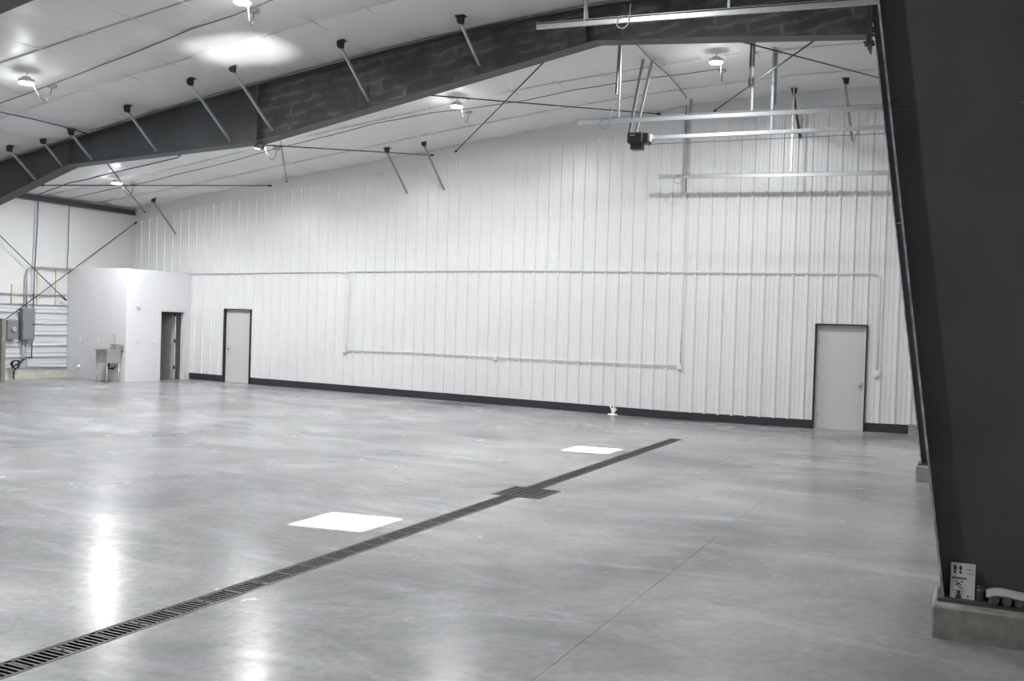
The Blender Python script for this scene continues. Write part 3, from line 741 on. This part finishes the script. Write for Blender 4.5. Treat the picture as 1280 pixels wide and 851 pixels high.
# wall cross bracing rods
def rod(p, q, lab, r=.013, name='brace_rod', grp='cross bracing rods'):
    p, q = Vector(p), Vector(q); o = empty(name, q if q.z < p.z else p); d = (q-p).normalized()
    MB().tube([p, q], r, 8).build('rod', 'rod', o)
    for e, s in ((p, 1), (q, -1)):
        MB().tube([e+d*s*.0, e+d*s*.10], r*2.1, 8).build('end_sleeve', 'rod', o)
    return tag(o, lab, 'brace rod', grp)
rod(lw_(-30, 265, .2), lw_(82.5, 375, .16), 'wall brace rod slanting down right to the small white room')
rod(lw_(171, 277.5, .16), lw_(-20, 419, .3), 'wall brace rod slanting up right to the hall corner')

# ================================================================== ROOF BRACING RODS
def rrod(uw, vw, uf, vf, lab, yf=15.12):
    return rod(on(uw, vw, 1, D-.035), on(uf, vf, 1, yf), lab, .0125)
rrod(541.5, 194, 318, 180.5, 'roof brace rod running left from beside the wall flange braces', 15.3)
rrod(569.5, 189.5, 705, 52, 'roof brace rod slanting from the rafter knee to the back wall')
rrod(825, 142.5, 500, 116, 'long roof brace rod passing behind the door opener strap')
rrod(893, 138.5, 1030, 42, 'dark roof brace rod crossing near the right column head')
rrod(1130, 105.5, 915, 49, 'roof brace rod descending to the right behind the far column')
rrod(181, 265, 126, 194, 'short roof brace rod ending at the far left hall corner')
rrod(339, 232, 50, 231.5, 'level roof brace rod at far left below the lamps', 15.15)
rod(on(358.5, 227.5, 1, D-.035), on_ceil(350, 172, .05), 'short thin rod dropping to the back wall left of centre', .008)

# ================================================================== FLANGE BRACES
def brace(ct, fb, lab, plane, w_=.036, m_='galv', grp='flange braces on the long rafter'):
    p = on_ceil(*ct) if not isinstance(ct, Vector) else ct
    q = on(fb[0], fb[1], 1, plane)
    o = empty('flange_brace', q)
    top = p-Vector((0, 0, .10))
    MB().angle(q, top, w_, .006, Vector((0, 1, 0))).build('strut', m_, o)
    c = MB(); z = zceil(p.x, p.y)
    c.prism([(-.065, .0), (.07, .0), (.055, -.03), (.045, -.13), (-.02, -.13), (-.05, -.10)], 'y', -.035, .035)
    c.v = [v+Vector((p.x, p.y, z)) for v in c.v]
    c.box((p.x-.085, p.y-.06, z-.012), (p.x+.085, p.y+.06, z)); c.build('clip', 'clip', o)
    MB().lathe(q+Vector((0, -.008, 0)), [(.014, 0), (.014, -.01)], 6, 'y').build('bolt', 'galvd', o)
    return tag(o, lab, 'brace', grp)
yp = YW-.02
ordn = ['leftmost flange brace on the long dark rafter', 'second flange brace from the left on the long rafter', 'third flange brace from the left on the long rafter', 'fourth flange brace from the left, left of the splice pair',
        'flange brace just left of the bolted rafter splice', 'flange brace crossing the bolted rafter splice', 'flange brace right of the splice on the dust-marked rafter', 'flange brace highest up the dust-marked rafter']
for (ct, fb), lab in zip((((12, 182), (45, 226)), ((54, 172), (78, 209)), ((89, 161), (115, 200)), ((159, 132), (196, 189)), ((238, 98), (288, 176)), ((291, 81), (341, 164)), ((426, 51), (461, 126)), ((576, 20), (600, 82))), ordn):
    brace(ct, fb, lab, yp)
yp = D-.035
G2 = 'flange braces on the back wall'
brace((192, 247), (220, 293), 'flange brace high at the left end of the ribbed wall', yp, .034, 'galvd', G2)
brace((484, 185), (509.5, 242), 'left of the close pair of flange braces on the ribbed wall', yp, .034, 'galvd', G2)
brace((530, 176), (555.5, 237.5), 'right of the close pair of flange braces on the ribbed wall', yp, .034, 'galvd', G2)
brace((993, 109), (1001.5, 173), 'black flange brace behind the door tracks at right', yp, .045, 'rod', G2)
brace((1058, 97), (1066.5, 176), 'grey flange brace nearest the far column head', yp, .045, 'galvd', G2)

# ================================================================== HIGH-BAY LAMPS
def lamp_proto():
    o = empty('high_bay_lamp', (0, 0, 0))
    MB().lathe((0, 0, -.17), [(.125, 0), (.135, .012), (.130, .03), (.085, .05), (.07, .10), (.03, .105)], 24).build('housing', 'housing', o, (0, 0, 0))
    MB().lathe((0, 0, -.172), [(.110, -.016), (.121, -.006), (.123, .001)], 24).build('lens', 'lens', o, (0, 0, 0))
    m = MB()
    for k in range(12):
        a = 2*math.pi*k/12; d = Vector((math.cos(a), math.sin(a), 0)); m.bar(d*.05+Vector((0, 0, -.10)), d*.125+Vector((0, 0, -.125)), .008, .035)
    m.build('cooling_fins', 'housing', o, (0, 0, 0))
    m = MB(); m.tube([(0, 0, -.055), (0, 0, -.02), (.02, 0, -.005), (.012, 0, .0)], .008, 6); m.build('hook', 'galvd', o, (0, 0, 0))
    ld = bpy.data.lights.new('lamp_light', 'AREA'); ld.shape = 'DISK'; ld.size = .28; ld.energy = LAMP_W; ld.color = (.965, .982, 1)
    lo = bpy.data.objects.new('lamp_light', ld); col.objects.link(lo); lo.parent = o; lo.location = (0, 0, -.195)
    gd = bpy.data.lights.new('lamp_glow', 'POINT'); gd.energy = LAMP_W*.05; gd.shadow_soft_size = .1; gd.color = ld.color
    go = bpy.data.objects.new('lamp_glow', gd); col.objects.link(go); go.parent = o; go.location = (0, 0, -.31)
    return o
proto = lamp_proto(); used = False
def lamp(x, y, lab, jb=None, grp='high bay lamps under the ceiling'):
    global used
    o = proto if not used else copy_tree(proto); used = True
    p = Vector((x, y, zceil(x, y)-.05)); o.location = p
    tag(o, lab, 'lamp', grp)
    if jb:
        j = on_ceil(*jb); b = empty('junction_box', j)
        MB().lathe(j, [(.075, -.05), (.085, -.04), (.085, 0)], 8).build('box', 'box', b)
        MB().lathe(j, [(.08, -.056), (.08, -.05)], 8).build('cover', 'box', b)
        tag(b, 'grey junction box beside the '+lab, 'junction box', 'ceiling junction boxes')
        e = p+Vector((.09, 0, -.10)); q = j+Vector((0, 0, -.05)); mid = (e+q)/2
        tube_thing('lamp_lead', [e, e.lerp(q, .2)+Vector((0, 0, -.12)), e.lerp(q, .55)+Vector((0, 0, -.27)), e.lerp(q, .85)+Vector((0, 0, -.22)), q+Vector((0, 0, -.02))], .011, 'cable', 'drooping lead of the '+lab, 'cable', 'lamp leads', 6)
def lamp_px(u, v, lab, jb):
    p = hit(u, v, lambda p: zceil(p.x, p.y)-.22-p.z); lamp(p.x, p.y, lab, jb); return p
lamp_px(303, 3, 'round lamp at the top edge above the bright ceiling patch', (317, 11))
lamp_px(33, 103.5, 'round lamp at the far left above the rafter', (65, 106))
lamp_px(571, 133, 'bright round lamp at the middle of the far bay', (586, 138.5))
lamp_px(325, 184.5, 'round lamp just below the bolted rafter splice', (346, 184.5))
lamp_px(146, 229, 'round lamp near the far left hall corner', (167, 230))
lamp_px(895, 78, 'bright round lamp near the overhead door tracks', (903, 86))
lamp(-4.7, 11.6, 'round high bay lamp above the sunlit floor, over the top of the picture', None)
lamp(-15.2, 4.6, 'round high bay lamp of the near bay, farther from the camera', None)
lamp(-10.1, 4.6, 'round high bay lamp in the middle of the near bay', None)
lamp(-4.7, 4.6, 'round high bay lamp of the near bay, nearest the right wall', None)

# ceiling cables
def ccable(pts, r, m_, lab, off=.065):
    P = [on_ceil(u, v, off) for u, v in pts]; Q = []
    rr = random.Random(len(pts))
    for a, b in zip(P, P[1:]):
        n = max(1, int((b-a).length/.5))
        for k in range(n):
            p = a.lerp(b, k/n); p.z = zceil(p.x, p.y)-off-(.012*rr.random() if k else 0); Q.append(p)
    Q.append(P[-1]); tube_thing('ceiling_cable', Q, r, m_, lab, 'cable', 'cables along the ceiling', 6)
ccable([(-20, 136), (0, 129), (63, 106), (130, 80), (185, 59), (240, 36), (290, 20), (318, 9), (348, -3), (365, -10)], .0115, 'cable', 'wiring run linking the lamps in front of the rafter')
ccable([(87, 248), (145, 235), (167, 231), (225, 217), (280, 204), (345, 185.5), (410, 170), (470, 154), (540, 141), (585, 136), (620, 131), (655, 126), (720, 112), (780, 102), (860, 92), (900, 86)], .010, 'cable', 'long wiring run linking the lamps of the far bay')
ccable([(-10, 138.5), (0, 140), (38, 148), (86, 160), (112, 168)], .013, 'bluecable', 'dark cable crossing the ceiling at far left before the rafter')
ccable([(48, 243), (85, 229), (110, 224), (140, 216), (180, 207), (222, 197), (226, 194.5), (212, 192)], .013, 'bluecable', 'dark looping cable under the ceiling at the far left corner')
ccable([(786, 44), (800, 60), (815, 76), (835, 93), (850, 110), (858, 122)], .013, 'cable', 'cable along the ceiling feeding the door opener')

# ================================================================== WALL CONDUITS
CY = .034+.014
def wc(u, v): return wall(u, v, CY)
W = 'white conduits on the ribbed wall'
tube_thing('wall_conduit', [wc(u, v) for u, v in [(240, 342.5), (330, 340.7), (430, 339.3), (540, 338.2), (620, 337.9), (700, 338), (780, 338.8), (860, 340), (1000, 341.2), (1088, 341.8), (1096, 342.8), (1100, 347), (1100, 360), (1096.5, 462)]], .014, 'conduit', 'long white conduit crossing the wall level and dropping right of the door', 'conduit', W)
tube_thing('wall_conduit', [wc(u, v) for u, v in [(425, 340.3), (432, 340.8), (436, 344), (437, 352), (435, 395), (434, 420), (432.3, 430), (431.8, 436)]], .014, 'conduit', 'white conduit drop bending down at the left outlet box', 'conduit', W)
tube_thing('wall_conduit', [wc(u, v) for u, v in [(431, 437.3), (520, 440.3), (620, 446), (700, 450), (780, 453.8), (849, 457.3)]], .014, 'conduit', 'low white conduit linking three outlet boxes on the wall', 'conduit', W)
tube_thing('wall_conduit', [wc(u, v) for u, v in [(850.5, 456), (852, 400), (855, 338), (857, 250), (858.5, 180), (860, 150)]], .014, 'conduit', 'tall white conduit rising from the right outlet box to the ceiling', 'conduit', W)
tube_thing('hanging_cable', [wall(u, v, .12) for u, v in [(858, 128), (857, 160), (860, 180), (861, 200), (858, 218), (857.5, 240)]], .012, 'cable', 'loose grey cable hanging against the tall wall conduit', 'cable')
def wbox(u, v, lab, s=.10):
    p = wall(u, v, .03); o = empty('outlet_box', p)
    MB().bevbox((p.x-s/2, p.y-.055, p.z-s*.6), (p.x+s/2, p.y+.02, p.z+s*.6), .006).build('box', 'conduit', o)
    f = MB().bevbox((p.x-s/2+.008, p.y-.062, p.z-s*.6+.008), (p.x+s/2-.008, p.y-.055, p.z+s*.6-.008), .002).build('cover', 'whitepl', o)
    for k in (-.02, .02): MB().box((p.x-.015, p.y-.065, p.z+k-.012), (p.x+.015, p.y-.061, p.z+k+.012)).build('socket', 'conduit', f)
    tag(o, lab, 'outlet box', 'outlet boxes on the ribbed wall')
wbox(431.5, 438, 'white outlet box at the left end of the low conduit')
wbox(620, 447, 'white outlet box midway along the low conduit')
wbox(849.5, 458.5, 'white outlet box at the right end of the low conduit')
p = wall(1096, 468, .03); o = empty('outlet_box', p)
MB().lathe(p, [(.07, .02), (.07, -.03), (.055, -.045)], 18, 'y').build('box', 'conduit', o); MB().lathe(p+Vector((0, -.045, 0)), [(.03, 0), (.025, -.015)], 12, 'y').build('socket', 'whitepl', o)
tag(o, 'round white outlet box on the wall right of the right-hand door', 'outlet box', 'outlet boxes on the ribbed wall')
# white splash at the base strip
p = wall(766, 518, .03); m = MB(); zz0 = zfloor(p.x)
m.lathe((p.x, D-.05, zz0), [(.13, .0), (.11, .012), (.05, .025)], 12)
for dx, dz in ((-.09, .21), (-.03, .15), (.07, .17), (.10, .13), (.02, .24)):
    m.tube([(p.x, D-.03, zz0+.01), (p.x+dx*.3, D-.025, zz0+dz*.55), (p.x+dx, D-.022, zz0+dz)], [.028, .02, .008], 6)
tag(m.build('foam_splash', 'foam'), 'white splash of foam on the charcoal base strip', 'splash')

# ================================================================== OVERHEAD DOOR TRACKS
def track(p, q, lab, hangers, rnd=None):
    # C-shaped track from p (free end) to q, with angle hangers
    p, q = Vector(p), Vector(q); d = (q-p).normalized(); o = empty('door_track', p)
    m = MB(); up = Vector((0, 0, 1)); s = Vector((0, 1, 0))
    m.bar(p, q, .006, .062, up)
    for k in (-1, 1): m.bar(p+s*.02+up*k*.030, q+s*.02+up*k*.030, .045, .005, up)
    m.bar(p+s*.042+up*.026, q+s*.042+up*.026, .005, .02, up); m.build('track_rail', 'galv', o)
    m = MB().bar(p-s*.012+up*.05, q-s*.012+up*.05, .03, .006, up); m.build('track_angle', 'galvd', o)
    for h in hangers:
        a, b = h[0], h[1]; mm = h[2] if len(h) > 2 else 'galv'
        MB().angle(b, a, .032, .005, Vector((0, 1, 0))).build('hanger', mm, o)
    if rnd is not None:
        c = Vector(rnd); m = MB()
        m.tube([c+Vector((.09*math.cos(t), -.03, .09*math.sin(t)-.04)) for t in [2*math.pi*k/16*.8+1.0 for k in range(17)]]+[c+Vector((.10, -.03, .02)), c+Vector((.12, -.03, .22))], .008, 6); m.build('bumper_spring', 'galvd', o)
    return tag(o, lab, 'door track', 'overhead door tracks')
def hp(u, v0, v1, y, mm='galv', dy=0.):
    b = on(u, v1, 1, y); a = Vector((b.x, y+dy, zceil(b.x, y)-.005)); return (a, b-Vector((0, 0, .03)), mm)
XQ = XR-.03
def line_to(p, q, x): p, q = Vector(p), Vector(q); return p+(q-p)*((x-p.x)/(q.x-p.x))
Y1t, Y2t, Y3t, YR_ = 13.7, 15.9, 21.05, 18.35
p, q = on(670.5, 33.5, 1, Y1t), on(1098, 1, 1, Y1t)
track(p, line_to(p, q, XQ), 'galvanized overhead door track in front of the dark rafter', [hp(732, 0, 24, Y1t), hp(735.5, 0, 22, Y1t, 'galvd', -.25), hp(912, 0, 8, Y1t)], on(779, 25, 1, Y1t))
p, q = on(722, 153.5, 1, Y2t), on(1100, 134.5, 1, Y2t)
track(p, line_to(p, q, XQ), 'galvanized overhead door track just behind the dark rafter', [hp(773.5, 58, 147, Y2t), hp(771, 58, 115, Y2t, 'galvd', .12), hp(941, 52, 138, Y2t), hp(937.5, 52, 110, Y2t, 'galvd', .1)], on(756, 152, 1, Y2t))
p, q = on(823, 221.5, 1, Y3t), on(1112, 216.5, 1, Y3t)
track(p, line_to(p, q, XQ), 'galvanized overhead door track close to the ribbed back wall', [hp(862, 120, 220, Y3t), hp(859, 120, 219, Y3t, 'galvd', .1), hp(989.5, 105, 217, Y3t)], on(848, 222, 1, Y3t))
# opener rail, motor and straps
p, q = on(800, 172.5, 1, YR_), on(1105, 158.5, 1, YR_); q = line_to(p, q, XQ)
op = empty('door_opener', p); tag(op, 'black motor door opener on a galvanized rail hung from the ceiling', 'door opener')
m = MB(); up = Vector((0, 0, 1)); m.bar(p+up*.0, q+up*.0, .05, .06, up); m.bar(p-up*.035, q-up*.035, .09, .008, up); m.build('rail', 'galv', op)
MB().tube([p-up*.13, q-up*.11], .007, 6).build('drive_chain', 'cable', op)
def mp(u, v): return on(u, v, 1, YR_)
a, b = mp(787, 167.5), mp(806, 180); mo = MB().bevbox((a.x, YR_-.17, b.z), (b.x, YR_+.13, a.z), .025).build('motor_housing', 'black', op)
a, b = mp(806, 167.5), mp(812.5, 180.5); MB().bevbox((a.x, YR_-.14, b.z), (b.x+.0, YR_+.10, a.z), .012).build('gear_housing', 'black', op)
a, b = mp(790, 179), mp(804, 187.5); MB().bevbox((a.x, YR_-.12, b.z), (b.x, YR_+.08, a.z), .015).build('light_cover', 'black', op)
a = mp(785.5, 174.5); MB().lathe(a, [(.05, 0), (.055, .04), (.04, .06)], 14, 'x').build('end_cap', 'black', op)
a = mp(813.5, 172); MB().bevbox((a.x-.02, YR_-.10, a.z-.09), (a.x+.03, YR_+.05, a.z+.06), .01).build('sprocket_bracket', 'galv', op)
MB().box((mp(791, 171).x, YR_-.176, mp(791, 172).z), (mp(797, 171).x, YR_-.169, mp(791, 170.6).z)).build('nameplate', 'galvd', op)
ct = on_ceil(822, 78, .075)
MB().angle(ct+Vector((0, -.28, -.03)), ct+Vector((0, .3, -.03)), .06, .006, Vector((0, 0, 1))).build('ceiling_angle', 'galv', op)
for (u0, v0, u1, v1, dy, mm) in ((817.5, 84, 789, 167.5, -.13, 'galvd'), (820.5, 80, 794, 167.5, .09, 'galv')):
    tp = Vector((on_ceil(u0, v0).x, ct.y+dy, zceil(ct.x, ct.y)-.03)); bt = mp(u1, v1); bt.y += dy*.6
    MB().angle(bt, tp, .045, .005, Vector((0, 1, 0))).build('strap', mm, op)
h = hp(965.5, 60, 162, YR_); MB().angle(h[1]+Vector((0, 0, .03)), h[0], .045, .005).build('hanger', 'galvd', op)
h = hp(969, 60, 130, YR_); t = h[0]; MB().angle(Vector((t.x, t.y+.05, on(969, 130, 1, YR_).z)), t+Vector((0, .05, 0)), .045, .005).build('hanger', 'galv', op)
MB().box((t.x-.05, t.y-.2, t.z-.03), (t.x+.03, t.y+.25, t.z)).build('ceiling_angle', 'galv', op)

# ================================================================== THINGS ON THE NEAR PLINTH
YN = YW-7.5                            # near web plane
zpl = .245
def near(u, v, y): return on(u, v, 1, y)
yc = YN-.06
c0, c1, c2, c3 = near(1187, 750, yc-.02), near(1218, 751, yc-.02), near(1217, 705, yc+.04), near(1188, 703.5, yc+.04)
o = empty('safety_card', (c0+c1)/2); tag(o, 'white printed card with two shoe prints leaning on the near column', 'card')
X0, X1, Z0, Z1 = c0.x, c1.x, zpl, c2.z
tilt = .055
def card_pt(s, t, off=0.): return Vector((X0+(X1-X0)*s, yc-.03+tilt*t-off, Z0+(Z1-Z0)*t))
def card_quad(m, s0, t0, s1, t1, off, th=.0008):
    P = [card_pt(s0, t0, off), card_pt(s1, t0, off), card_pt(s1, t1, off), card_pt(s0, t1, off)]; Q = [p+Vector((0, th, 0)) for p in P]
    m.add(P+Q, [(0, 1, 2, 3), (7, 6, 5, 4), (0, 4, 5, 1), (1, 5, 6, 2), (2, 6, 7, 3), (3, 7, 4, 0)]); return m
def card_poly(m, pts, off, th=.0008):
    P = [card_pt(s, t, off) for s, t in pts]; Q = [p+Vector((0, th, 0)) for p in P]; n = len(P)
    m.add(P+Q, [tuple(range(n)), tuple(range(2*n-1, n-1, -1))]+[(i, n+i, n+(i+1) % n, (i+1) % n) for i in range(n)]); return m
card_quad(MB(), 0, 0, 1, 1, 0, .012).build('card_sheet', 'card', o)
for sx in (.17, .40):
    m = MB(); card_poly(m, [(sx+.065*math.cos(a)*(1-.25*math.sin(a)*.0), .86+.075*math.sin(a)) for a in [2*math.pi*k/14 for k in range(14)]], .0015)
    card_poly(m, [(sx+.05*math.cos(a), .735+.045*math.sin(a)) for a in [2*math.pi*k/12 for k in range(12)]], .0015); m.build('shoe_print', 'greyink' if False else 'ink', o)
card_quad(MB(), .05, .54, .66, .60, .0015).build('brown_banner', 'tan', o)
m = MB()
for s0, t0, s1, t1, wd in ((.18, .47, .32, .48, .03), (.40, .475, .54, .475, .025), (.22, .38, .36, .44, .035), (.36, .44, .30, .34, .04), (.30, .36, .40, .30, .035), (.40, .31, .52, .27, .03), (.36, .42, .46, .36, .03), (.22, .38, .18, .36, .025)):
    dx, dt = s1-s0, t1-t0; L = math.hypot(dx, dt); nx_, nt_ = -dt/L*wd/2, dx/L*wd/2
    card_poly(m, [(s0-nx_, t0-nt_), (s1-nx_, t1-nt_), (s1+nx_, t1+nt_), (s0+nx_, t0+nt_)], .0015)
m.build('falling_figure', 'ink', o)
m = MB()
for s0, s1, t in ((.56, .93, .93), (.62, .93, .85), (.62, .90, .825), (.64, .93, .80), (.60, .93, .735), (.66, .93, .71), (.70, .93, .685), (.08, .62, .22), (.08, .60, .20), (.12, .58, .145), (.14, .5, .125), (.72, .78, .46)):
    card_quad(m, s0, t, s1, t+.012, .0012)
tl = m.build('text_lines', 'greyink', o); tl['kind'] = 'stuff'
m = MB(); card_quad(m, .70, .045, .76, .10, .0015); card_quad(m, .86, .06, .89, .08, .0015); m.build('small_mark', 'ink', o)
# moulded tray
yt = YN-.09
a, b = near(1233, 754, yt), near(1233, 735, yt)
o = empty('egg_tray', (a.x+.16, yt, zpl)); tag(o, 'grey moulded pulp egg carton resting at the foot of the near column', 'egg carton')
x0 = a.x; zt_ = b.z
for k in range(4):
    for r_ in range(2):
        MB().lathe((x0+.045+k*.075, yt-.04+r_*.072, zpl), [(.018, 0), (.030, .012), (.035, .055), (.036, .06)], 10).build('cup', 'pulp', o)
m = MB()
vs = []; fs = []; nx = 20
for i in range(nx+1):
    s = i/nx; x = x0-.005+.32*s; z = zt_-.012+.006*math.sin(s*6)-(.014*(1-s*6) if s < 1/6 else 0)
    for yy, dz in ((-.09, -.012), (-.075, .004), (0, .012), (.07, .004), (.08, -.012)): vs.append((x, yt+yy, z+dz))
for i in range(nx):
    for j in range(4): a_ = i*5+j; fs.append((a_, a_+5, a_+6, a_+1))
m.add(vs, fs, True); m.add([v+Vector((0, 0, -.004)) for v in map(Vector, vs)], [f[::-1] for f in fs], True); m.build('lid', 'pulpl', o)
MB().box((x0, yt-.08, zpl+.058), (x0+.31, yt+.07, zpl+.063)).build('tray_web', 'pulp', o)
p = near(1225.5, 750, YN-.07)
o = empty('small_jar', (p.x, YN-.07, zpl)); tag(o, 'small dark jar between the card and the egg carton', 'jar')
MB().lathe((p.x, YN-.07, zpl), [(.028, 0), (.03, .01), (.03, .07), (.024, .08)], 14).build('body', 'brass', o); MB().lathe((p.x, YN-.07, zpl), [(.025, .08), (.026, .095), (.02, .098)], 14).build('lid', 'brass', o)

# ------------------------------------------------------------------ added spot lamp standing in for the sun patch's bounce onto the ceiling
tgt = on_ceil(302, 62); src = Vector((-5.72, 8.32, -.03))
ld = bpy.data.lights.new('floor_bounce_standin', 'SPOT'); lo = bpy.data.objects.new('floor_bounce_standin', ld); col.objects.link(lo)
lo.location = src; lo.rotation_euler = (tgt-src).to_track_quat('-Z', 'Y').to_euler()
lo.scale = (1, .6, 1); ld.energy = 5000; ld.spot_size = math.radians(13); ld.spot_blend = 1.0; ld.shadow_soft_size = .05

for o in bpy.data.objects:
    if '_o' in o: del o['_o']
